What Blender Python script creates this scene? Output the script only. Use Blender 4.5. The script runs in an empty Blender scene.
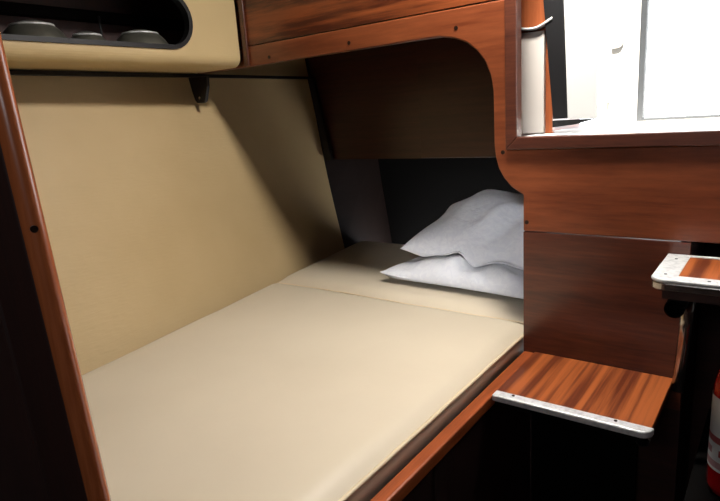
# Quarter berth in a small sailing yacht: mahogany bulkhead, cream cushions, steps, bright hatch window
import bpy, bmesh, math, random
from mathutils import Vector, Matrix
from mathutils.bvhtree import BVHTree
from mathutils import noise as mnoise

random.seed(4)
S = 0.6                 # one plan unit in metres
EYE = 1.3               # height of plan zero above the cabin sole
sc = bpy.context.scene
col = sc.collection
PI = math.pi


def W(x, y, z):
    return Vector((x * S, y * S, EYE + z * S))


# ------------------------------------------------------------------ object helpers
def tag(o, label=None, cat=None, group=None, kind=None):
    if label: o['label'] = label
    if cat: o['category'] = cat
    if group: o['group'] = group
    if kind: o['kind'] = kind
    return o


def thing(name, base, label, cat, group=None):
    o = bpy.data.objects.new(name, None)
    o.empty_display_size = 0.05
    o.location = W(*base)
    col.objects.link(o)
    return tag(o, label, cat, group)


def root_loc(o):
    v = Vector((0, 0, 0))
    while o is not None:
        v += o.location
        o = o.parent
    return v


def obj(name, bm, mat, parent=None, bevel=0.0, seg=2, smooth=False, subsurf=0):
    """Link a bmesh given in plan units as one mesh object with its origin at its base."""
    for v in bm.verts:
        v.co = W(*v.co)
    bmesh.ops.recalc_face_normals(bm, faces=bm.faces[:])
    xs = [v.co.x for v in bm.verts]; ys = [v.co.y for v in bm.verts]; zs = [v.co.z for v in bm.verts]
    base = Vector(((min(xs) + max(xs)) / 2, (min(ys) + max(ys)) / 2, min(zs)))
    for v in bm.verts:
        v.co -= base
    me = bpy.data.meshes.new(name)
    bm.to_mesh(me); bm.free()
    o = bpy.data.objects.new(name, me)
    col.objects.link(o)
    if parent is not None:
        o.parent = parent
        o.location = base - root_loc(parent)
    else:
        o.location = base
    me.materials.append(mat)
    if smooth:
        for p in me.polygons: p.use_smooth = True
    if bevel:
        m = o.modifiers.new('edge', 'BEVEL'); m.width = bevel * S; m.segments = seg
        m.limit_method = 'ANGLE'; m.angle_limit = math.radians(40)
        m.harden_normals = False
        for p in me.polygons: p.use_smooth = False
    if subsurf:
        m = o.modifiers.new('smooth', 'SUBSURF'); m.levels = subsurf; m.render_levels = subsurf
    return o


def struct(name, bm, mat, parent=None, **k):
    o = obj(name, bm, mat, parent, **k)
    if parent is None: o['kind'] = 'structure'
    return o


# ------------------------------------------------------------------ shape helpers (plan units)
def box(x0, x1, y0, y1, z0, z1, bm=None):
    bm = bm or bmesh.new()
    v = [bm.verts.new((x, y, z)) for z in (z0, z1) for y in (y0, y1) for x in (x0, x1)]
    for f in ((0, 1, 3, 2), (4, 6, 7, 5), (0, 4, 5, 1), (2, 3, 7, 6), (0, 2, 6, 4), (1, 5, 7, 3)):
        bm.faces.new([v[i] for i in f])
    return bm


def hexa(bottom, top, bm=None):
    """Eight-cornered solid from two matching quads."""
    bm = bm or bmesh.new()
    a = [bm.verts.new(p) for p in bottom]; b = [bm.verts.new(p) for p in top]
    bm.faces.new(a[::-1]); bm.faces.new(b)
    for i in range(4):
        j = (i + 1) % 4
        bm.faces.new((a[i], a[j], b[j], b[i]))
    return bm


def prism(loops, off, bm=None):
    """loops: outline and holes as lists of 3D points in one plane; extruded by off."""
    bm = bm or bmesh.new()
    edges = []
    for L in loops:
        vs = [bm.verts.new(p) for p in L]
        for i in range(len(vs)):
            edges.append(bm.edges.new((vs[i], vs[(i + 1) % len(vs)])))
    r = bmesh.ops.triangle_fill(bm, edges=edges, use_beauty=True, use_dissolve=False)
    faces = [g for g in r['geom'] if isinstance(g, bmesh.types.BMFace)]
    e = bmesh.ops.extrude_face_region(bm, geom=faces)
    vs = [g for g in e['geom'] if isinstance(g, bmesh.types.BMVert)]
    bmesh.ops.translate(bm, verts=vs, vec=off)
    # keep a clean outline: merge the triangles of the caps into flat faces
    bmesh.ops.dissolve_limit(bm, angle_limit=0.01, verts=bm.verts[:], edges=bm.edges[:])
    return bm


def tube(pts, r, n=16, caps=True, bm=None, hollow=0.0):
    bm = bm or bmesh.new()
    pts = [Vector(p) for p in pts]
    rings = []
    prev = None
    for i, p in enumerate(pts):
        if i == 0: t = pts[1] - pts[0]
        elif i == len(pts) - 1: t = pts[-1] - pts[-2]
        else: t = (pts[i + 1] - p).normalized() + (p - pts[i - 1]).normalized()
        t.normalize()
        if prev is None:
            a = Vector((0, 0, 1)) if abs(t.z) < 0.9 else Vector((1, 0, 0))
            u = t.cross(a).normalized()
        else:
            u = (prev - t * prev.dot(t)).normalized()
        prev = u
        w = t.cross(u)
        rings.append([bm.verts.new(p + (u * math.cos(2 * PI * k / n) + w * math.sin(2 * PI * k / n)) * r) for k in range(n)])
    for a, b in zip(rings[:-1], rings[1:]):
        for k in range(n):
            bm.faces.new((a[k], a[(k + 1) % n], b[(k + 1) % n], b[k]))
    if hollow:
        # open first end: an annulus and a blind bore
        c = sum((v.co for v in rings[0]), Vector()) / n
        t = (pts[1] - pts[0]).normalized()
        inn = [bm.verts.new(c + (v.co - c) * hollow) for v in rings[0]]
        deep = [bm.verts.new(c + (v.co - c) * hollow + t * r * 3) for v in rings[0]]
        for k in range(n):
            j = (k + 1) % n
            bm.faces.new((rings[0][k], rings[0][j], inn[j], inn[k]))
            bm.faces.new((inn[k], inn[j], deep[j], deep[k]))
        bm.faces.new(deep)
        bm.faces.new(rings[-1])
    elif caps:
        bm.faces.new(rings[0][::-1]); bm.faces.new(rings[-1])
    return bm


def lathe(profile, cx, cy, n=40, bm=None):
    """profile of (radius, z) turned about the vertical through (cx, cy)."""
    bm = bm or bmesh.new()
    rings = []
    for r, z in profile:
        if r < 1e-5:
            rings.append([bm.verts.new((cx, cy, z))])
        else:
            rings.append([bm.verts.new((cx + r * math.cos(2 * PI * k / n), cy + r * math.sin(2 * PI * k / n), z)) for k in range(n)])
    for a, b in zip(rings[:-1], rings[1:]):
        for k in range(n):
            j = (k + 1) % n
            if len(a) == 1 and len(b) == 1: continue
            if len(a) == 1: bm.faces.new((a[0], b[k], b[j]))
            elif len(b) == 1: bm.faces.new((a[k], a[j], b[0]))
            else: bm.faces.new((a[k], a[j], b[j], b[k]))
    if len(rings[0]) > 1: bm.faces.new(rings[0][::-1])
    if len(rings[-1]) > 1: bm.faces.new(rings[-1])
    return bm


# ------------------------------------------------------------------ materials
def new_mat(name):
    m = bpy.data.materials.new(name); m.use_nodes = True
    nt = m.node_tree
    b = nt.nodes['Principled BSDF']
    return m, nt, b


def lin(c):
    return tuple((x / 12.92 if x <= 0.04045 else ((x + 0.055) / 1.055) ** 2.4) for x in (v / 255 for v in c)) + (1,)


def plain(name, rgb, rough=0.5, metal=0.0, coat=0.0, spec=0.5):
    m, nt, b = new_mat(name)
    b.inputs['Base Color'].default_value = lin(rgb)
    b.inputs['Roughness'].default_value = rough
    b.inputs['Metallic'].default_value = metal
    b.inputs['Coat Weight'].default_value = coat
    b.inputs['Specular IOR Level'].default_value = spec
    return m


def wood(name, dark, light, axis='X', stretch=16, scale=5.0, rough=0.33, coat=0.35, streak=0.5, seed=0.0, lo=.36, hi=.68, warp=.6):
    """Varnished mahogany: fine grain and broad ribbon figure, both long in the axis given."""
    m, nt, b = new_mat(name)
    N, L = nt.nodes, nt.links
    tc = N.new('ShaderNodeTexCoord')
    mp = N.new('ShaderNodeMapping')
    s = {'X': (1, stretch, stretch), 'Y': (stretch, 1, stretch), 'Z': (stretch, stretch, 1)}[axis]
    mp.inputs['Scale'].default_value = s
    mp.inputs['Location'].default_value = (seed, seed * .7, seed * 1.3)
    L.new(tc.outputs['Object'], mp.inputs['Vector'])
    n1 = N.new('ShaderNodeTexNoise'); n1.inputs['Scale'].default_value = scale * .35
    n1.inputs['Detail'].default_value = 4; n1.inputs['Distortion'].default_value = warp
    n2 = N.new('ShaderNodeTexNoise'); n2.inputs['Scale'].default_value = scale * 2.2
    n2.inputs['Detail'].default_value = 6; n2.inputs['Roughness'].default_value = .65
    for n in (n1, n2): L.new(mp.outputs['Vector'], n.inputs['Vector'])
    mix = N.new('ShaderNodeMix'); mix.data_type = 'FLOAT'
    mix.inputs[0].default_value = 1 - streak
    L.new(n1.outputs['Fac'], mix.inputs[2]); L.new(n2.outputs['Fac'], mix.inputs[3])
    cr = N.new('ShaderNodeValToRGB')
    cr.color_ramp.elements[0].position = lo; cr.color_ramp.elements[0].color = lin(dark)
    cr.color_ramp.elements[1].position = hi; cr.color_ramp.elements[1].color = lin(light)
    L.new(mix.outputs[0], cr.inputs['Fac'])
    L.new(cr.outputs['Color'], b.inputs['Base Color'])
    b.inputs['Roughness'].default_value = rough
    b.inputs['Coat Weight'].default_value = coat
    b.inputs['Coat Roughness'].default_value = .22
    bp = N.new('ShaderNodeBump'); bp.inputs['Strength'].default_value = .12; bp.inputs['Distance'].default_value = .002
    L.new(n2.outputs['Fac'], bp.inputs['Height']); L.new(bp.outputs['Normal'], b.inputs['Normal'])
    return m


def vinyl(name, a, c, scale=60, rough=.55, bump=.25, weave=True):
    """Cream upholstery vinyl with a faint woven grain and patchy tone."""
    m, nt, b = new_mat(name)
    N, L = nt.nodes, nt.links
    tc = N.new('ShaderNodeTexCoord')
    n1 = N.new('ShaderNodeTexNoise'); n1.inputs['Scale'].default_value = 3.0; n1.inputs['Detail'].default_value = 3
    L.new(tc.outputs['Object'], n1.inputs['Vector'])
    cr = N.new('ShaderNodeValToRGB')
    cr.color_ramp.elements[0].position = .3; cr.color_ramp.elements[0].color = lin(a)
    cr.color_ramp.elements[1].position = .7; cr.color_ramp.elements[1].color = lin(c)
    L.new(n1.outputs['Fac'], cr.inputs['Fac']); L.new(cr.outputs['Color'], b.inputs['Base Color'])
    mp = N.new('ShaderNodeMapping'); mp.inputs['Scale'].default_value = (1, .35, 2.2) if weave else (1, 1, 1)
    L.new(tc.outputs['Object'], mp.inputs['Vector'])
    n2 = N.new('ShaderNodeTexNoise'); n2.inputs['Scale'].default_value = scale; n2.inputs['Detail'].default_value = 3
    L.new(mp.outputs['Vector'], n2.inputs['Vector'])
    bp = N.new('ShaderNodeBump'); bp.inputs['Strength'].default_value = bump; bp.inputs['Distance'].default_value = .003
    L.new(n2.outputs['Fac'], bp.inputs['Height']); L.new(bp.outputs['Normal'], b.inputs['Normal'])
    b.inputs['Roughness'].default_value = rough
    b.inputs['Specular IOR Level'].default_value = .35
    return m


def cotton(name):
    """White cotton damask: faint woven figure and small creases."""
    m, nt, b = new_mat(name)
    N, L = nt.nodes, nt.links
    tc = N.new('ShaderNodeTexCoord')
    vo = N.new('ShaderNodeTexVoronoi'); vo.inputs['Scale'].default_value = 26; vo.feature = 'SMOOTH_F1'
    no = N.new('ShaderNodeTexNoise'); no.inputs['Scale'].default_value = 34; no.inputs['Detail'].default_value = 3
    no.inputs['Distortion'].default_value = 1.5
    for n in (vo, no): L.new(tc.outputs['Object'], n.inputs['Vector'])
    cr = N.new('ShaderNodeValToRGB')
    cr.color_ramp.elements[0].position = .42; cr.color_ramp.elements[0].color = lin((236, 235, 239))
    cr.color_ramp.elements[1].position = .58; cr.color_ramp.elements[1].color = lin((243, 242, 244))
    L.new(no.outputs['Fac'], cr.inputs['Fac']); L.new(cr.outputs['Color'], b.inputs['Base Color'])
    big = N.new('ShaderNodeTexNoise'); big.inputs['Scale'].default_value = 11; big.inputs['Detail'].default_value = 4
    big.inputs['Distortion'].default_value = .8
    L.new(tc.outputs['Object'], big.inputs['Vector'])
    bp = N.new('ShaderNodeBump'); bp.inputs['Strength'].default_value = .6; bp.inputs['Distance'].default_value = .012
    L.new(big.outputs['Fac'], bp.inputs['Height']); L.new(bp.outputs['Normal'], b.inputs['Normal'])
    b.inputs['Roughness'].default_value = .7
    b.inputs['Sheen Weight'].default_value = .15
    return m


def metal(name, rgb, rough, dirt=.3, scale=90, metallic=.9):
    """Scuffed aluminium."""
    m, nt, b = new_mat(name)
    N, L = nt.nodes, nt.links
    tc = N.new('ShaderNodeTexCoord')
    no = N.new('ShaderNodeTexNoise'); no.inputs['Scale'].default_value = scale; no.inputs['Detail'].default_value = 5
    L.new(tc.outputs['Object'], no.inputs['Vector'])
    cr = N.new('ShaderNodeValToRGB')
    cr.color_ramp.elements[0].position = .3; cr.color_ramp.elements[0].color = lin(tuple(int(v * (1 - dirt)) for v in rgb))
    cr.color_ramp.elements[1].position = .55; cr.color_ramp.elements[1].color = lin(rgb)
    L.new(no.outputs['Fac'], cr.inputs['Fac']); L.new(cr.outputs['Color'], b.inputs['Base Color'])
    b.inputs['Metallic'].default_value = metallic
    b.inputs['Roughness'].default_value = rough
    return m


def glass(name):
    m, nt, b = new_mat(name)
    N, L = nt.nodes, nt.links
    tr = N.new('ShaderNodeBsdfTransparent'); tr.inputs['Color'].default_value = (.96, .98, .98, 1)
    gl = N.new('ShaderNodeBsdfGlossy'); gl.inputs['Roughness'].default_value = .03
    fr = N.new('ShaderNodeFresnel'); fr.inputs['IOR'].default_value = 1.45
    mx = N.new('ShaderNodeMixShader')
    L.new(fr.outputs['Fac'], mx.inputs['Fac'])
    L.new(tr.outputs[0], mx.inputs[1]); L.new(gl.outputs[0], mx.inputs[2])
    L.new(mx.outputs[0], N['Material Output'].inputs['Surface'])
    return m


def label_paper(name):
    """White extinguisher sticker with red panels low on it."""
    m, nt, b = new_mat(name)
    N, L = nt.nodes, nt.links
    tc = N.new('ShaderNodeTexCoord')
    br = N.new('ShaderNodeTexBrick')
    br.inputs['Scale'].default_value = 9
    br.inputs['Color1'].default_value = lin((235, 232, 228)); br.inputs['Color2'].default_value = lin((170, 20, 24))
    br.inputs['Mortar'].default_value = lin((235, 232, 228)); br.inputs['Mortar Size'].default_value = .06
    mp = N.new('ShaderNodeMapping'); mp.inputs['Rotation'].default_value = (PI / 2, 0, 0)
    L.new(tc.outputs['Object'], mp.inputs['Vector']); L.new(mp.outputs['Vector'], br.inputs['Vector'])
    sp = N.new('ShaderNodeSeparateXYZ'); L.new(tc.outputs['Object'], sp.inputs[0])
    lt_ = N.new('ShaderNodeMath'); lt_.operation = 'LESS_THAN'; lt_.inputs[1].default_value = .085
    L.new(sp.outputs['Z'], lt_.inputs[0])
    mx = N.new('ShaderNodeMix'); mx.data_type = 'RGBA'
    mx.inputs[6].default_value = lin((235, 232, 228))
    L.new(lt_.outputs[0], mx.inputs[0]); L.new(br.outputs['Color'], mx.inputs[7])
    L.new(mx.outputs[2], b.inputs['Base Color'])
    b.inputs['Roughness'].default_value = .5
    return m


M = dict(
    upper=wood('mahogany_upper', (74, 30, 14), (142, 72, 36), 'X', 14, 5, seed=1.3, streak=.7, lo=.42, hi=.6),
    band=wood('mahogany_band', (104, 48, 24), (146, 78, 44), 'X', 10, 4, seed=5.1),
    lower=wood('mahogany_lower', (64, 28, 17), (104, 50, 30), 'X', 14, 5, seed=9.4),
    frame=wood('mahogany_casing', (70, 36, 26), (104, 56, 38), 'X', 14, 7, seed=2.2),
    rail=wood('mahogany_rail', (140, 66, 32), (190, 98, 52), 'Y', 18, 6, seed=3.2),
    tread=wood('ribbon_mahogany_tread', (106, 46, 19), (182, 96, 45), 'Y', 40, 4.0, streak=.78, seed=7.7, rough=.4, lo=.40, hi=.60, warp=.15),
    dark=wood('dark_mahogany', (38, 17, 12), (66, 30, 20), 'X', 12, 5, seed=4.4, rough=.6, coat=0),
    darkv=wood('dark_mahogany_upright', (34, 14, 9), (52, 22, 14), 'Z', 12, 5, seed=6.4, rough=.6, coat=0),
    nose=wood('mahogany_rounded_edge', (148, 76, 40), (186, 102, 58), 'Z', 16, 6, seed=8.1, rough=.25, coat=.6),
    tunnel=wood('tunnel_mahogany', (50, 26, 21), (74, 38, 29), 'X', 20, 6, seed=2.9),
    hull_shade=wood('hull_end_shade', (24, 14, 11), (36, 22, 16), 'Y', 14, 5, seed=2.1, rough=.5, coat=0),
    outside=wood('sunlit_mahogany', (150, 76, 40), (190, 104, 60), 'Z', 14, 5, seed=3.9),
    sole=wood('sole_teak', (38, 20, 12), (60, 32, 18), 'Y', 14, 5, seed=5.9),
    liner=vinyl('cream_hull_vinyl', (198, 170, 124), (208, 180, 134), 70, bump=.3),
    lockerv=vinyl('cream_locker_vinyl', (198, 172, 124), (206, 180, 132), 90, bump=.15),
    cushion=vinyl('cream_cushion_vinyl', (218, 202, 176), (225, 209, 183), 45, rough=.45, bump=.06, weave=False),
    piping=plain('cream_piping', (232, 210, 172), .4),
    cotton=cotton('white_cotton'),
    black=plain('black_rubber', (13, 12, 13), .5),
    blackp=plain('black_plastic', (26, 24, 25), .4),
    pitch=plain('black_board_and_shade', (8, 6, 5), .8, spec=.1),  # black parts; in tunnel and under step, shade put into the colour
    grey=metal('grey_enamel_dish', (112, 110, 98), .3, .12, 20, .5),
    pot=plain('black_pot', (18, 18, 19), .35),
    alu=metal('scuffed_aluminium', (240, 239, 236), .45, .12, 90, .3),
    chrome=metal('stainless_tube', (176, 168, 160), .2, .2, 30),
    screw=plain('dark_screw', (44, 28, 20), .4, .5),
    white=plain('white_paint', (236, 234, 228), .5),
    board=plain('white_board', (238, 228, 216), .6),
    gasket=plain('grey_gasket', (70, 72, 74), .5),
    pane=glass('window_glass'),
    red=plain('red_enamel', (186, 14, 18), .25, 0, .5),
    paper=label_paper('white_and_red_sticker'),
)

# ------------------------------------------------------------------ hull side (flared ruled surface)
def hull_x(y, z):
    xb = -2.365 - .159 * (y - 1.055)
    xt = -2.87 - .05 * (y - 1.67)
    return xb + (xt - xb) * (z + 1.0) / 1.3


bm = bmesh.new()
ny, nz = 24, 24
HULL_END = 3.372
g = []
for i in range(ny + 1):
    y = .43 + (HULL_END - .43) * i / ny
    row = []
    for k in range(nz + 1):
        z = -1.3 + (1.25 + 1.3) * k / nz
        zz = min(z, .5)
        row.append(bm.verts.new((hull_x(y, zz) + .02 * math.sin(PI * (max(-1, min(.3, z)) + 1) / 1.3) * -1, y, z)))
    g.append(row)
for i in range(ny):
    for k in range(nz):
        bm.faces.new((g[i][k], g[i + 1][k], g[i + 1][k + 1], g[i][k + 1]))
r = bmesh.ops.extrude_face_region(bm, geom=bm.faces[:])
bmesh.ops.translate(bm, verts=[v for v in r['geom'] if isinstance(v, bmesh.types.BMVert)], vec=(-.06, 0, 0))
struct('wall_left', bm, M['liner'], smooth=False)

# hull carries on deep in the tunnel, its shade put into a near-black colour
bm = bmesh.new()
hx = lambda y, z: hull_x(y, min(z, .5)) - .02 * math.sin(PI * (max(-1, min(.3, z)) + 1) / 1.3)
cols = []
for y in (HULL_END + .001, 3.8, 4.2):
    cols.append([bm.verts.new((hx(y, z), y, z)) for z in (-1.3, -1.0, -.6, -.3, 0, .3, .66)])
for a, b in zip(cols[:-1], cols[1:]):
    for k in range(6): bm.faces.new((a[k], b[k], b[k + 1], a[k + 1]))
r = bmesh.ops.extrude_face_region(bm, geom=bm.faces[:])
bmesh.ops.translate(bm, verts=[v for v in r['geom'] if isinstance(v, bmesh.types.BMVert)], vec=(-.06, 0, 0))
struct('wall_footwell', bm, M['hull_shade'])

# ------------------------------------------------------------------ bulkhead with the berth opening
Y0, Y1 = 2.307, 2.345
HOLE = [(-3.02, .303), (-1.34, .305), (-1.255, .303), (-1.19, .29), (-1.13, .265), (-1.085, .228), (-1.049, .18), (-1.026, .122), (-1.016, .06),
        (-1.014, -.17), (-1.008, -.215), (-.995, -.262), (-.972, -.302), (-.94, -.338), (-.888, -.372)]
bulk = prism([[(x, Y0, z) for x, z in [(-3.02, .408), (-.957, .408), (-.957, -.182), (1.0, -.182), (1.0, -.526), (-.888, -.526)] + HOLE[::-1]]], (0, Y1 - Y0, 0))
wf = struct('wall_far', bulk, M['band'], bevel=.006)
struct('upper_panel', prism([[(-3.02, Y0, .411), (-.957, Y0, .411), (-.957, Y0, .85), (1.0, Y0, .85), (1.0, Y0, 1.25), (-3.02, Y0, 1.25)]], (0, Y1 - Y0, 0)), M['upper'], wf, bevel=.003)
struct('lower_panel', box(-.888, -.262, Y0, Y1, -1.2, -.529), M['lower'], wf, bevel=.003)
struct('side_panel', box(.501, 1.0, Y0, Y1, -.181, .849), M['upper'], wf, bevel=.003)
struct('kick_panel', box(-.888, -.262, Y1 - .03, Y1, -2.16, -1.203), M['dark'], wf)
for x, z in ((-1.747, .34), (-1.178, .329), (-.975, -.193), (-.872, -.487), (-2.29, .335)):
    struct('screw', tube([(x, Y0 - .002, z), (x, Y0 + .004, z)], .009, 14), M['screw'], wf)

# dark recess to the right of the steps
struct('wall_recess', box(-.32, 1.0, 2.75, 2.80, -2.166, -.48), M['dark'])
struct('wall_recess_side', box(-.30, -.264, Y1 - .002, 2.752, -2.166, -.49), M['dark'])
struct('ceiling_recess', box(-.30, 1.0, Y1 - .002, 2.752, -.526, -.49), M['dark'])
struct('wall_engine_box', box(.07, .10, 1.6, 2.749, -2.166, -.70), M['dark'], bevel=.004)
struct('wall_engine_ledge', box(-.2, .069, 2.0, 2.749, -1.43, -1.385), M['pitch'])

# casing of the window opening, mitred at the corners
fr = bmesh.new()
xo, xi, zo, zi, xr0, xr1, zt0, zt1 = -.957, -.907, -.182, -.132, .45, .50, .80, .85
for q in ([(xo, zo), (xi, zi), (xi, zt0), (xo, zt1)], [(xo, zo), (xr1, zo), (xr0, zi), (xi, zi)],
          [(xr1, zo), (xr1, zt1), (xr0, zt0), (xr0, zi)], [(xo, zt1), (xi, zt0), (xr0, zt0), (xr1, zt1)]):
    hexa([(x, Y0 - .018, z) for x, z in q], [(x, Y1, z) for x, z in q], fr)
struct('trim_1', fr, M['frame'], bevel=.004)
# upright strip where the locker meets the bulkhead
struct('trim_2', box(-2.474, -2.438, Y0 - .016, Y0 - .001, .306, 1.25), M['frame'], bevel=.005)

# ------------------------------------------------------------------ tunnel beyond the bulkhead
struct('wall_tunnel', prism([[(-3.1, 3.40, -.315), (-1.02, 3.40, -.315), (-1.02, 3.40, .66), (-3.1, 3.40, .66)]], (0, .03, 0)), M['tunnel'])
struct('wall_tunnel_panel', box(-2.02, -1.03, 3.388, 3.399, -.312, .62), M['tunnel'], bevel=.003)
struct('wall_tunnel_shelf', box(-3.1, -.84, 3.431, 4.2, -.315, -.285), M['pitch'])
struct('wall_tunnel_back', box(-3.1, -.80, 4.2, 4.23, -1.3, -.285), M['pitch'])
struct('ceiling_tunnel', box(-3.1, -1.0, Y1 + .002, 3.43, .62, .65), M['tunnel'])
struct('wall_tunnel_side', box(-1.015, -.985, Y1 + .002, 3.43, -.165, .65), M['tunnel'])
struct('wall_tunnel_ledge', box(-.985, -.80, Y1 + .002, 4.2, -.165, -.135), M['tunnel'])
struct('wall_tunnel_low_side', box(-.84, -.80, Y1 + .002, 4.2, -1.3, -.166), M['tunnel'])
# black corner strip between hull lining and tunnel panel
st = bmesh.new()
hexa([(-2.845, 3.355, -.318), (-2.785, 3.355, -.318), (-2.785, 3.386, -.318), (-2.845, 3.386, -.318)],
     [(-2.955, 3.355, .30), (-2.905, 3.355, .30), (-2.905, 3.386, .30), (-2.955, 3.386, .30)], st)
struct('trim_3', st, M['black'])
# black batten under the locker, running on along the hull into the tunnel
bt = bmesh.new()
hexa([(hull_x(.45, .28) + .022, .45, .275), (hull_x(.45, .28) + .05, .45, .275), (hull_x(3.36, .28) + .05, 3.35, .285), (hull_x(3.36, .28) + .022, 3.35, .285)],
     [(hull_x(.45, .3) + .022, .45, .300), (hull_x(.45, .3) + .05, .45, .300), (hull_x(3.36, .3) + .05, 3.35, .302), (hull_x(3.36, .3) + .022, 3.35, .302)], bt)
struct('trim_4', bt, M['black'])

# bracket hanging from the batten beside the bulkhead
br = thing('support_bracket', (-2.80, 2.225, .128), 'small black tapered bracket hanging under the cream locker beside the bulkhead', 'bracket')
obj('bracket_plate', prism([[(-2.88, 2.215, .284), (-2.712, 2.215, .276), (-2.718, 2.215, .22), (-2.75, 2.215, .14), (-2.765, 2.215, .130), (-2.825, 2.215, .132), (-2.842, 2.215, .15), (-2.86, 2.215, .2)]], (0, .022, 0)), M['blackp'], br, bevel=.005)
obj('screw', tube([(-2.795, 2.212, .16), (-2.795, 2.2155, .16)], .008, 12), M['chrome'], br)

# ------------------------------------------------------------------ cabin shell out of frame
struct('floor', box(-3.2, 1.8, -1.6, 2.75, -2.2, -2.167), M['sole'])
ceil = prism([[(-3.1, -1.6, 1.25), (1.8, -1.6, 1.25), (1.8, Y1, 1.25), (-3.1, Y1, 1.25)],
              [(-1.15, 1.68, 1.25), (-.70, 1.68, 1.25), (-.70, 2.13, 1.25), (-1.15, 2.13, 1.25)]], (0, 0, .05))
struct('ceiling', ceil, M['dark'])
struct('ceiling_lamp_recess', box(-1.2, -.65, 1.63, 2.18, 1.301, 1.33), M['white'])
struct('wall_right', box(1.8, 1.83, -1.6, 2.78, -2.167, 1.25), M['dark'])
struct('wall_behind', box(-3.1, 1.8, -1.63, -1.6, -2.167, 1.25), M['dark'])
struct('wall_side', box(1.0, 1.8, Y0, Y1, -2.167, 1.25), M['dark'])
struct('wall_aft', box(-3.1, -3.07, -1.6, .37, -2.167, 1.25), M['dark'])

# ------------------------------------------------------------------ partition edge near the camera (raked boards)
def rake(z):
    return -.026 - .0813 * (z - .129)


def board(x0, x1, y0, y1, bm=None, z0=-2.16, z1=1.245):
    return hexa([(x0 + rake(z0), y0, z0), (x1 + rake(z0), y0, z0), (x1 + rake(z0), y1, z0), (x0 + rake(z0), y1, z0)],
                [(x0 + rake(z1), y0, z1), (x1 + rake(z1), y0, z1), (x1 + rake(z1), y1, z1), (x0 + rake(z1), y1, z1)], bm)


near = struct('wall_near', board(-3.0, -1.045, .425, .445), M['darkv'])
struct('partition_board', board(-1.6, -1.335, .395, .424), M['darkv'], near, bevel=.006)
struct('partition_board', board(-1.333, -1.135, .385, .424), M['darkv'], near, bevel=.006)
struct('partition_stile', board(-1.132, -.968, .388, .424), M['darkv'], near, bevel=.006)
# solid moulding with a rounded nose
sec = [(-.970, .424), (-.970, .389)]
sec += [(-.969 + .026 * math.sin(a), .4065 - .0175 * math.cos(a)) for a in [PI * t / 14 for t in range(15)]]
nb = bmesh.new()
rings = []
for z in [-2.16 + i * (1.245 + 2.16) / 20 for i in range(21)]:
    rings.append([nb.verts.new((x + rake(z), y, z)) for x, y in sec])
for a, b in zip(rings[:-1], rings[1:]):
    for i in range(len(sec)):
        j = (i + 1) % len(sec)
        nb.faces.new((a[i], a[j], b[j], b[i]))
nb.faces.new(rings[0]); nb.faces.new(rings[-1])
nose = struct('partition_nosing', nb, M['nose'], near, smooth=True)
struct('plug', tube([(-.9490 + rake(-.14), .399, -.14), (-.9445 + rake(-.14), .398, -.14)], .006, 12), M['screw'], near)

# ------------------------------------------------------------------ berth base
bb = thing('berth', (-1.6, 1.4, -2.167), 'mahogany berth box with orange front rail beneath the cream cushions', 'berth')
pl = bmesh.new()
hexa([(hull_x(.45, -1.15) + .03, .45, -1.16), (-.886, .45, -1.16), (-.886, 3.62, -1.16), (hull_x(3.62, -1.15) + .03, 3.62, -1.16)],
     [(hull_x(.45, -1.13) + .03, .45, -1.13), (-.886, .45, -1.13), (-.886, 3.62, -1.13), (hull_x(3.62, -1.13) + .03, 3.62, -1.13)], pl)
obj('platform', pl, M['dark'], bb)
obj('front_board', box(-.884, -.852, .45, 2.30, -2.165, -1.12), M['darkv'], bb)
obj('front_rail', box(-.884, -.836, .45, 2.303, -1.118, -1.07), M['rail'], bb, bevel=.006)
for y in (.95, 1.42):
    obj('upright_batten', box(-.851, -.842, y, y + .07, -2.16, -1.122), M['darkv'], bb, bevel=.003)

# ------------------------------------------------------------------ cushions
def cushion_bm(xl, xr, y0, y1, zb, zt, nx=70, ny=70, roll=.085, drop=.036):
    """Foam cushion: soft crowned top that rolls over at the edges, upright boxing."""
    bm = bmesh.new()
    top = []
    for i in range(nx + 1):
        s = .5 - .5 * math.cos(PI * i / nx)
        row = []
        for k in range(ny + 1):
            t = .5 - .5 * math.cos(PI * k / ny)
            y = y0 + (y1 - y0) * t
            a, b = xl(y, zt), xr
            x = a + (b - a) * s
            d = [(x - a), (b - x), (y - y0), (y1 - y)]
            e = 0
            for q in d:
                u = max(0.0, 1 - q / roll)
                e = 1 - (1 - e) * (1 - u * u)
            z = zt + .028 - drop * e
            z += .005 * mnoise.noise(Vector((x * 2.2, y * 1.7, 3.1))) + .0022 * mnoise.noise(Vector((x * 7, y * 5, .4)))
            row.append(bm.verts.new((x, y, z)))
        top.append(row)
    for i in range(nx):
        for k in range(ny):
            bm.faces.new((top[i][k], top[i + 1][k], top[i + 1][k + 1], top[i][k + 1]))
    ring = [top[i][0] for i in range(nx + 1)] + [top[nx][k] for k in range(1, ny + 1)] + [top[i][ny] for i in range(nx - 1, -1, -1)] + [top[0][k] for k in range(ny - 1, 0, -1)]
    low = []
    for v in ring:
        x = v.co.x
        lim = xl(v.co.y, zb)
        low.append(bm.verts.new((max(x, lim), v.co.y, zb)))
    n = len(ring)
    for i in range(n):
        j = (i + 1) % n
        bm.faces.new((ring[i], ring[j], low[j], low[i]))
    bm.faces.new(low)
    return bm, [tuple(top[nx][k].co) for k in range(ny + 1)], [tuple(top[i][0].co) for i in range(nx + 1)], [tuple(top[i][ny].co) for i in range(nx + 1)]


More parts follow.
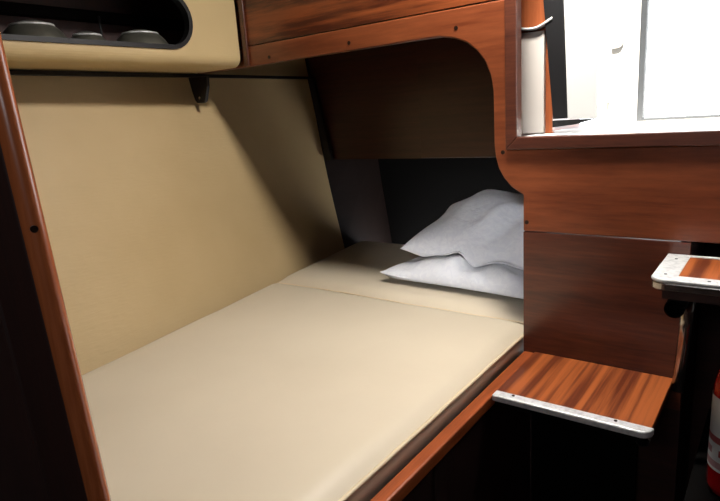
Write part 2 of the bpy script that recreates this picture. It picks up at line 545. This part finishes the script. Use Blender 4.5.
edge = lambda y, z: hull_x(y, z) + .012
cm = thing('berth_cushion', (-1.6, 1.4, -1.128), 'long cream vinyl mattress cushion filling the berth in front of the seam', 'mattress')
bm, right, nearp, farp = cushion_bm(edge, -.898, .46, 2.444, -1.128, -1.0)
pipe = tube([(x + .003, y, z - .001) for x, y, z in right], .0075, 8)
ct = obj('cushion_top', bm, M['cushion'], cm, smooth=True)
obj('side_piping', pipe, M['piping'], ct, smooth=True)
obj('seam_piping', tube([(x, y - .003, z - .004) for x, y, z in farp], .005, 8), M['cushion'], ct, smooth=True)
hc = thing('head_cushion', (-1.7, 3.0, -1.128), 'short cream cushion behind the seam, under the two pillows', 'cushion')
bm, right, nearp, farp = cushion_bm(edge, -.9, 2.472, 3.60, -1.128, -.998)
ct = obj('cushion_top', bm, M['cushion'], hc, smooth=True)
obj('seam_piping', tube([(x, y + .001, z - .002) for x, y, z in nearp], .005, 8), M['piping'], ct, smooth=True)

# ------------------------------------------------------------------ pillows
def pillow_bm(cx, cy, z0, a, b, ht, hb, rot, zf, seed, floor=None, n=72):
    """Plump pillow with pinched corners; zf(u, v) lifts its mid surface; floor(x, y) keeps the underside on what carries it."""
    bm = bmesh.new()
    ca, sa = math.cos(rot), math.sin(rot)
    def plan(u, v):
        x = a * u * (1 - .075 * (1 - v * v)); y = b * v * (1 - .09 * (1 - u * u))
        return cx + ca * x - sa * y, cy + sa * x + ca * y
    tops, bots = [], []
    for i in range(n + 1):
        u = -math.cos(PI * i / n)
        rt, rb = [], []
        for k in range(n + 1):
            v = -math.cos(PI * k / n)
            x, y = plan(u, v)
            e = max(0.0, (1 - u * u)) ** .52 * max(0.0, (1 - v * v)) ** .52
            w = mnoise.noise(Vector((x * 3.2 + seed, y * 3.2, seed))) * .055 + mnoise.noise(Vector((x * 9 + seed, y * 6, 2 + seed))) * .020
            # creases that fan out from the corners
            rim = min(1.0, 2.4 * (1 - max(abs(u), abs(v))))
            ang = math.atan2(v, u)
            w += .022 * math.sin(9 * ang + seed + 5 * (abs(u) - abs(v))) * (1 - rim) * min(1, e * 3)
            # one soft fold running up from the front seam
            d = (u + .30) * .80 - (v + .9) * .42
            fold = max(0.0, 1 - ((v + .55) / .5) ** 2)
            w += fold * (.030 * math.exp(-(d / .07) ** 2) - .034 * math.exp(-((d - .13) / .08) ** 2))
            m = z0 + zf(u, v)
            zt = m + ht * e + w * min(1.0, e * 1.6)
            zb = m - hb * e
            if floor is not None:
                f = floor(x, y)
                if f is not None:
                    zb = max(zb, f + .02); zt = max(zt, f + .026, zb + .004)
            rt.append(bm.verts.new((x, y, zt)))
            if 0 < i < n and 0 < k < n: rb.append(bm.verts.new((x, y, min(zb, zt - .002))))
            else: rb.append(rt[-1])
        tops.append(rt); bots.append(rb)
    for i in range(n):
        for k in range(n):
            bm.faces.new((tops[i][k], tops[i + 1][k], tops[i + 1][k + 1], tops[i][k + 1]))
            f = (bots[i][k], bots[i][k + 1], bots[i + 1][k + 1], bots[i + 1][k])
            if len(set(f)) == 4 and not all(q in (tops[i][k], tops[i + 1][k], tops[i + 1][k + 1], tops[i][k + 1]) for q in f):
                bm.faces.new(f)
    return bm


cush_top = -.957
low_bm = pillow_bm(-1.30, 2.965, -.925, .56, .37, .155, .16, -.06, lambda u, v: .02 * abs(u) ** 4 - .015 * max(0, u) * (1 - v) / 2, 1.7, floor=lambda x, y: cush_top)
low_bm.normal_update()
bvh = BVHTree.FromBMesh(low_bm)
def on_low(x, y):
    h = bvh.ray_cast(Vector((x, y, 1)), Vector((0, 0, -1)))
    return h[0].z if h[0] else None
up_bm = pillow_bm(-1.215, 3.07, 0, .56, .37, .295, .10, -.045,
                  lambda u, v: (max(-.905, -.775 - .125 * (u + 1)) + .16 * max(0, u - .35)) * (1 - v) / 2 + (-.72 - .02 * u) * (1 + v) / 2, 8.3, floor=on_low)
tag(obj('pillow', low_bm, M['cotton'], smooth=True), 'lower white cotton pillow, lying flat on the head cushion', 'pillow', 'white pillows')
tag(obj('pillow', up_bm, M['cotton'], smooth=True), 'upper plump white cotton pillow with damask figure, stacked on the other', 'pillow', 'white pillows')

# ------------------------------------------------------------------ overhead locker with the long rounded cut-out
XF = -2.49
lk = thing('overhead_locker', (-2.68, 1.4, .30), 'cream vinyl overhead locker with long black-edged rounded cut-out above the berth', 'locker')
def stadium(y0, y1, zc, r, x, n=18):
    L = [(x, y1 - r + r * math.sin(t), zc + r * math.cos(t)) for t in [PI * i / n for i in range(n + 1)]]
    L += [(x, y0 + r - r * math.sin(t), zc - r * math.cos(t)) for t in [PI * i / n for i in range(n + 1)]]
    return L
SY0, SY1, SZ, SR = .62, 1.975, .515, .128
fp = prism([[(XF, .45, .36), (XF, 2.284, .36), (XF, 2.284, 1.245), (XF, .45, 1.245)], stadium(SY0, SY1, SZ, SR, XF)], (-.03, 0, 0))
obj('face_panel', fp, M['lockerv'], lk)
# black edging: a band that wraps the cut-out
ea = bmesh.new()
prof = [(.009, .008), (.009, -.034), (-.012, -.034), (-.012, .008)]
loops = [stadium(SY0 - o, SY1 + o, SZ, SR + o, XF + dx) for o, dx in prof]
vs = [[ea.verts.new(p) for p in L] for L in loops]
nl = len(vs[0])
for c in range(4):
    d = (c + 1) % 4
    for i in range(nl):
        j = (i + 1) % nl
        ea.faces.new((vs[c][i], vs[c][j], vs[d][j], vs[d][i]))
obj('cutout_edging', ea, M['black'], lk, smooth=False)
# padded underside with a rolled front edge
pr = [(XF, .36)] + [(XF - .055 + .055 * math.cos(t), .36 - .055 * math.sin(t)) for t in [PI / 2 * i / 8 for i in range(1, 9)]] + [(-2.845, .305), (-2.845, .33), (-2.55, .33), (-2.52, .36)]
ub = bmesh.new()
r0 = [ub.verts.new((x, .45, z)) for x, z in pr]; r1 = [ub.verts.new((x, 2.284, z)) for x, z in pr]
for i in range(len(pr)):
    j = (i + 1) % len(pr)
    ub.faces.new((r0[i], r0[j], r1[j], r1[i]))
ub.faces.new(r0); ub.faces.new(r1)
obj('padded_underside', ub, M['lockerv'], lk)
obj('shelf', box(-2.86, -2.524, .45, 2.284, .337, .349), M['dark'], lk)
obj('inner_stringer', box(-2.84, -2.79, .45, 2.284, .535, .585), M['pitch'], lk, bevel=.004)
obj('inner_backing', box(-2.862, -2.846, .45, 2.284, .35, 1.2), M['dark'], lk)
obj('hanging_wire', tube([(-2.785, 1.66, .56), (-2.785, 1.66, .44)], .006, 8), M['black'], lk)

# dishes stowed upside down in the locker
def dish_bm(cx, cy, r, h, z=.3495):
    prof = [(r, z), (r * 1.03, z + .006), (r * 1.03, z + .014), (r * .985, z + .018)]
    for i in range(1, 13):
        t = PI / 2 * i / 13
        prof.append((r * .98 * math.cos(t) ** .95, z + .018 + (h - .018) * math.sin(t)))
    prof.append((0, z + h))
    return lathe(prof, cx, cy, 48)
def dish(cx, cy, r, h, mat, label):
    t = thing('dish', (cx, cy, .3495), label, 'dish', 'dishes in the locker')
    bw = obj('bowl', dish_bm(cx, cy, r, h), M[mat], t, smooth=True)
    ring = []
    zr = .3495 + h * .84
    rr = r * .98 * math.cos(math.asin((h * .84 - .018) / (h - .018))) ** .95
    obj('highlight_ring', tube([(cx + rr * math.cos(2 * PI * i / 40), cy + rr * math.sin(2 * PI * i / 40), zr) for i in range(41)], .0055, 6, caps=False), M['alu'], bw, smooth=True)  # bright ring put on as the highlight along the dome's upper edge
    return t
dish(-2.688, 1.285, .146, .145, 'grey', 'upturned grey dish in the locker nearest the rounded wooden post')
dish(-2.735, 1.555, .103, .125, 'grey', 'smaller upturned grey dish between the two wider ones in the locker')
dish(-2.688, 1.81, .146, .145, 'grey', 'wide upturned grey dish at the rounded end of the locker cut-out')
tag(obj('pot', lathe([(.085, .3495), (.10, .37), (.105, .42), (.085, .455), (.045, .475), (.03, .478), (.03, .49), (0, .492)], -2.66, 1.03, 36), M['pot'], smooth=True),
    'black round pot in the locker, half hidden by the wooden post', 'pot')

# ------------------------------------------------------------------ companionway steps
def rounded(x0, x1, y0, y1, z, r, corners):
    """Plan outline with the named corners rounded: fl, fr."""
    L = [(x1, y1, z), (x0, y1, z)]
    if 'fl' in corners:
        L += [(x0 + r - r * math.cos(t), y0 + r - r * math.sin(t), z) for t in [PI / 2 * i / 8 for i in range(9)]]
    else: L.append((x0, y0, z))
    if 'fr' in corners:
        L += [(x1 - r + r * math.sin(t), y0 + r - r * math.cos(t), z) for t in [PI / 2 * i / 8 for i in range(9)]]
    else: L.append((x1, y0, z))
    return L


# lower step
s1 = thing('companionway_step', (-.57, 2.08, -1.14), 'lower striped mahogany step with white metal nosing, beside the berth rail', 'step', 'companionway steps')
T1 = -1.065
obj('tread', box(-.834, -.292, 1.889, 2.303, T1 - .03, T1), M['tread'], s1, bevel=.003)
nz_ = prism([rounded(-.834, -.284, 1.842, 1.888, T1 + .004, .04, ['fr'])], (0, 0, -.026))
nosing = obj('nosing', nz_, M['alu'], s1, bevel=.007)
obj('front_edge', box(-.834, -.31, 1.870, 1.877, T1 - .05, T1 - .03), M['pitch'], s1)
obj('riser', box(-.834, -.40, 2.26, 2.28, -2.166, T1 - .031), M['pitch'], s1)  # added support board, black so the void below stays dark
for x in (-.76, -.40):
    obj('nosing_screw', tube([(x, 1.872, T1 + .0035), (x, 1.872, T1 + .0055)], .006, 10), M['screw'], nosing)
obj('support_tube', tube([(-.318, 1.885, T1 - .054), (-.318, 2.30, T1 - .054)], .022, 18, hollow=.86), M['blackp'], s1, smooth=False)

# upper step
s2 = thing('companionway_step', (-.1, 2.1, -1.1), 'upper mahogany step with wide metal border and tube leg, right of the berth', 'step', 'companionway steps')
T2 = -.573
obj('tread', box(-.262, .34, 1.995, 2.28, T2 - .03, T2 - .002), M['tread'], s2, bevel=.003)
bd = bmesh.new()
outer = rounded(-.335, .36, 1.955, 2.302, T2, .045, ['fl'])
inner = [(.33, 2.285, T2), (-.258, 2.285, T2), (-.258, 2.012, T2), (.33, 2.012, T2)]
prism([outer, inner], (0, 0, -.012), bd)
border = obj('metal_border', bd, M['alu'], s2, bevel=.004)
prb = prism([rounded(-.333, .358, 1.957, 2.30, T2 - .0125, .043, ['fl']), [(.33, 2.285, T2 - .0125), (-.27, 2.285, T2 - .0125), (-.27, 1.99, T2 - .0125), (.33, 1.99, T2 - .0125)]], (0, 0, -.026))
obj('metal_skirt', prb, M['chrome'], s2, bevel=.004)
obj('under_board', box(-.30, .33, 1.99, 2.28, T2 - .075, T2 - .04), M['dark'], s2)
for x, y in ((-.297, 2.02), (-.297, 2.23), (-.17, 1.982), (.05, 1.982)):
    obj('border_screw', tube([(x, y, T2 - .001), (x, y, T2 + .0012)], .005, 10), M['gasket'], border)
obj('support_tube', tube([(-.262, 1.985, T2 - .106), (-.262, 2.272, T2 - .106)], .030, 18, hollow=.9), M['pitch'], s2)
leg = tube([(-.252, 2.25, T2 - .137), (-.256, 2.25, T2 - .25), (-.268, 2.25, T1 - .02)], .022, 18)
obj('tube_leg', leg, M['chrome'], s2, smooth=True)

# fire extinguisher on the engine box side
EX, EY = -.066, 2.15
fe = thing('fire_extinguisher', (EX, EY, -1.38), 'red fire extinguisher with white sticker in the dark recess below the upper step', 'fire extinguisher')
obj('cylinder', lathe([(.06, -1.38), (.078, -1.37), (.082, -1.35), (.082, -1.0), (.079, -.96), (.068, -.92), (.048, -.895), (.028, -.885), (.026, -.86), (0, -.86)], EX, EY, 40), M['red'], fe, smooth=True)
lb = bmesh.new()
ra, rb = [], []
for i in range(33):
    t = math.radians(165 + 150 * i / 32)
    for L, z in ((ra, -1.28), (rb, -1.01)):
        L.append(lb.verts.new((EX + .0835 * math.cos(t), EY + .0835 * math.sin(t), z)))
for i in range(32):
    lb.faces.new((ra[i], ra[i + 1], rb[i + 1], rb[i]))
obj('sticker', lb, M['paper'], fe, smooth=True)
obj('valve', lathe([(.03, -.859), (.03, -.83), (.022, -.825), (.022, -.79), (0, -.79)], EX, EY, 20), M['blackp'], fe)
obj('handle', box(EX - .012, EX + .012, EY - .11, EY + .02, -.788, -.775), M['blackp'], fe, bevel=.003)
obj('lever', hexa([(EX - .012, EY - .10, -.755), (EX + .012, EY - .10, -.755), (EX + .012, EY + .02, -.772), (EX - .012, EY + .02, -.772)],
                  [(EX - .012, EY - .10, -.745), (EX + .012, EY - .10, -.745), (EX + .012, EY + .02, -.762), (EX - .012, EY + .02, -.762)]), M['blackp'], fe)
obj('wall_bracket', box(EX + .0845, .068, EY - .03, EY + .03, -1.3, -1.0), M['blackp'], fe)

# ------------------------------------------------------------------ window and what stands in the opening
struct('trim_5', box(-.906, .449, Y1 - .002, 2.86, -.17, -.133), M['white'], bevel=.003)            # white sill
win = struct('window_1', box(-.725, -.56, 2.80, 2.86, -.131, .95), M['white'], bevel=.004)           # white upright
struct('bottom_rail', box(-.559, .449, 2.80, 2.86, -.131, -.108), M['white'], win)
struct('upright_bead', box(-.684, -.676, 2.790, 2.799, -.02, .95), M['board'], win)
struct('gasket', box(-.558, -.536, 2.792, 2.83, -.107, .95), M['gasket'], win)
struct('bottom_gasket', box(-.535, .449, 2.792, 2.83, -.107, -.097), M['gasket'], win)
struct('pane', box(-.535, .449, 2.835, 2.845, -.097, .95), M['pane'], win)
lt = [(-.672, .285), (-.645, .287)] + [(-.645 + .022 * math.sin(t), .247 + .038 * math.cos(t)) for t in [PI * i / 10 for i in range(11)]] + [(-.672, .207)]
struct('latch', prism([[(x, 2.794, z) for x, z in lt]], (0, .005, 0)), M['board'], win, bevel=.003)
struct('top_rail', box(-.9, .449, 2.80, 2.86, .951, 1.02), M['white'], win)

# hinged leaf standing ajar: black edge towards the cabin, white face
dr = struct('door_1', hexa([(-.776, 2.50, -.068), (-.762, 2.515, -.068), (-.735, 2.79, -.082), (-.80, 2.79, -.082)],
                           [(-.805, 2.50, .95), (-.790, 2.515, .95), (-.745, 2.79, .95), (-.82, 2.79, .95)]), M['white'])
struct('edge_seal', hexa([(-.826, 2.49, -.072), (-.768, 2.49, -.072), (-.768, 2.499, -.072), (-.826, 2.53, -.072)],
                         [(-.922, 2.49, .95), (-.818, 2.49, .95), (-.818, 2.499, .95), (-.922, 2.53, .95)]), M['black'], dr)
struct('white_face', hexa([(-.766, 2.495, -.075), (-.652, 2.50, -.078), (-.652, 2.52, -.078), (-.766, 2.515, -.075)],
                          [(-.815, 2.495, .95), (-.665, 2.50, .95), (-.665, 2.52, .95), (-.815, 2.515, .95)]), M['white'], dr)
struct('bottom_seal', hexa([(-.828, 2.488, -.107), (-.74, 2.488, -.099), (-.74, 2.53, -.099), (-.828, 2.53, -.107)],
                           [(-.828, 2.488, -.079), (-.655, 2.488, -.079), (-.655, 2.53, -.079), (-.828, 2.53, -.079)]), M['black'], dr)

# wooden cheek behind the opening, and a white board with a wavy lip against it
struct('wall_outside', box(-.984, -.842, 2.53, 2.56, -.134, 1.1), M['outside'], bevel=.003)
wb = thing('white_board', (-.92, 2.51, -.132), 'white board with a wavy top lip against the wooden cheek inside the window opening', 'board')
obj('board_face', box(-.983, -.872, 2.505, 2.528, -.131, .292), M['board'], wb, bevel=.003)
lp = bmesh.new()
n = 24
a_ = []
for i in range(n + 1):
    x = -.984 + .150 * i / n
    z = .309 - .010 * math.sin(PI * i / n * 1.15) + (.014 * max(0, i / n - .6) / .4)
    a_.append([lp.verts.new((x, y, z + dz)) for y, dz in ((2.485, 0), (2.485, .010), (2.528, .012), (2.528, 0))])
for p, q in zip(a_[:-1], a_[1:]):
    for k in range(4):
        lp.faces.new((p[k], p[(k + 1) % 4], q[(k + 1) % 4], q[k]))
lp.faces.new(a_[0]); lp.faces.new(a_[-1])
obj('wavy_lip', lp, M['white'], wb, smooth=True)
struct('ground_deck', box(-.79, 6, 2.90, 9, -.42, -.36), M['white'])

# ------------------------------------------------------------------ light: sky through the window, sun outside, ceiling lamp, two added fills
w = bpy.data.worlds.new('overcast_sky'); sc.world = w
w.use_nodes = True
bg = w.node_tree.nodes['Background']
bg.inputs['Color'].default_value = (.94, .97, 1, 1)
bg.inputs['Strength'].default_value = 5.0


def area(name, loc, target, sx, sy, power, color=(1, 1, 1)):
    l = bpy.data.lights.new(name, 'AREA'); l.shape = 'RECTANGLE'
    l.size = sx * S; l.size_y = sy * S; l.energy = power; l.color = color
    o = bpy.data.objects.new(name, l); col.objects.link(o)
    o.location = W(*loc)
    o.rotation_euler = (W(*target) - W(*loc)).to_track_quat('-Z', 'Y').to_euler()
    return o


area('ceiling_panel_lamp', (-.80, 1.95, 1.27), (-.80, 1.95, 0), .38, .22, 26, (1, .97, .93))
area('rear_fill', (-.25, -1.35, .75), (-1.3, 2.6, -.5), .6, .6, 3.5, (.88, .94, 1))  # added cool fill from behind the camera, lifts the pillow fronts
rl = bpy.data.lights.new('pillow_fill_spot', 'SPOT'); rl.energy = 110; rl.spot_size = math.radians(18); rl.spot_blend = 1; rl.shadow_soft_size = .09; rl.color = (.9, .93, 1)  # added spot behind the camera, there only to brighten the pillows
ro = bpy.data.objects.new('pillow_fill_spot', rl); col.objects.link(ro)
ro.location = W(.3, -1.3, .7)
ro.rotation_euler = (W(-1.38, 2.75, -.68) - W(.3, -1.3, .7)).to_track_quat('-Z', 'Y').to_euler()
sl = bpy.data.lights.new('sun', 'SUN'); sl.energy = 34; sl.angle = math.radians(1); sl.color = (1, .96, .9)
so = bpy.data.objects.new('sun', sl); col.objects.link(so)
so.rotation_euler = Vector((-.10, .24, -1)).to_track_quat('-Z', 'Y').to_euler()

# ------------------------------------------------------------------ camera
yaw, pit, roll = math.radians(37.472), math.radians(13.318), math.radians(-3.998)
fw = Vector((-math.sin(yaw) * math.cos(pit), math.cos(yaw) * math.cos(pit), -math.sin(pit)))
rt = Vector((math.cos(yaw), math.sin(yaw), 0)); up = rt.cross(fw)
r2 = rt * math.cos(roll) + up * math.sin(roll); u2 = r2.cross(fw)
cam = bpy.data.cameras.new('camera')
cam.sensor_width = 36; cam.sensor_fit = 'HORIZONTAL'
cam.lens = 570.38 / 720 * 36
cam.clip_start = .02
co = bpy.data.objects.new('camera', cam); col.objects.link(co)
mw = Matrix((r2, u2, -fw)).transposed().to_4x4()
mw.translation = W(0, 0, 0)
co.matrix_world = mw
sc.camera = co

sc.view_settings.view_transform = 'Standard'
sc.view_settings.look = 'None'
sc.view_settings.exposure = 0
sc.view_settings.gamma = 1
sc.view_settings.use_curve_mapping = False
sc.cycles.use_denoising = True
sc.cycles.max_bounces = 8
sc.cycles.diffuse_bounces = 1
sc.cycles.sample_clamp_indirect = 4
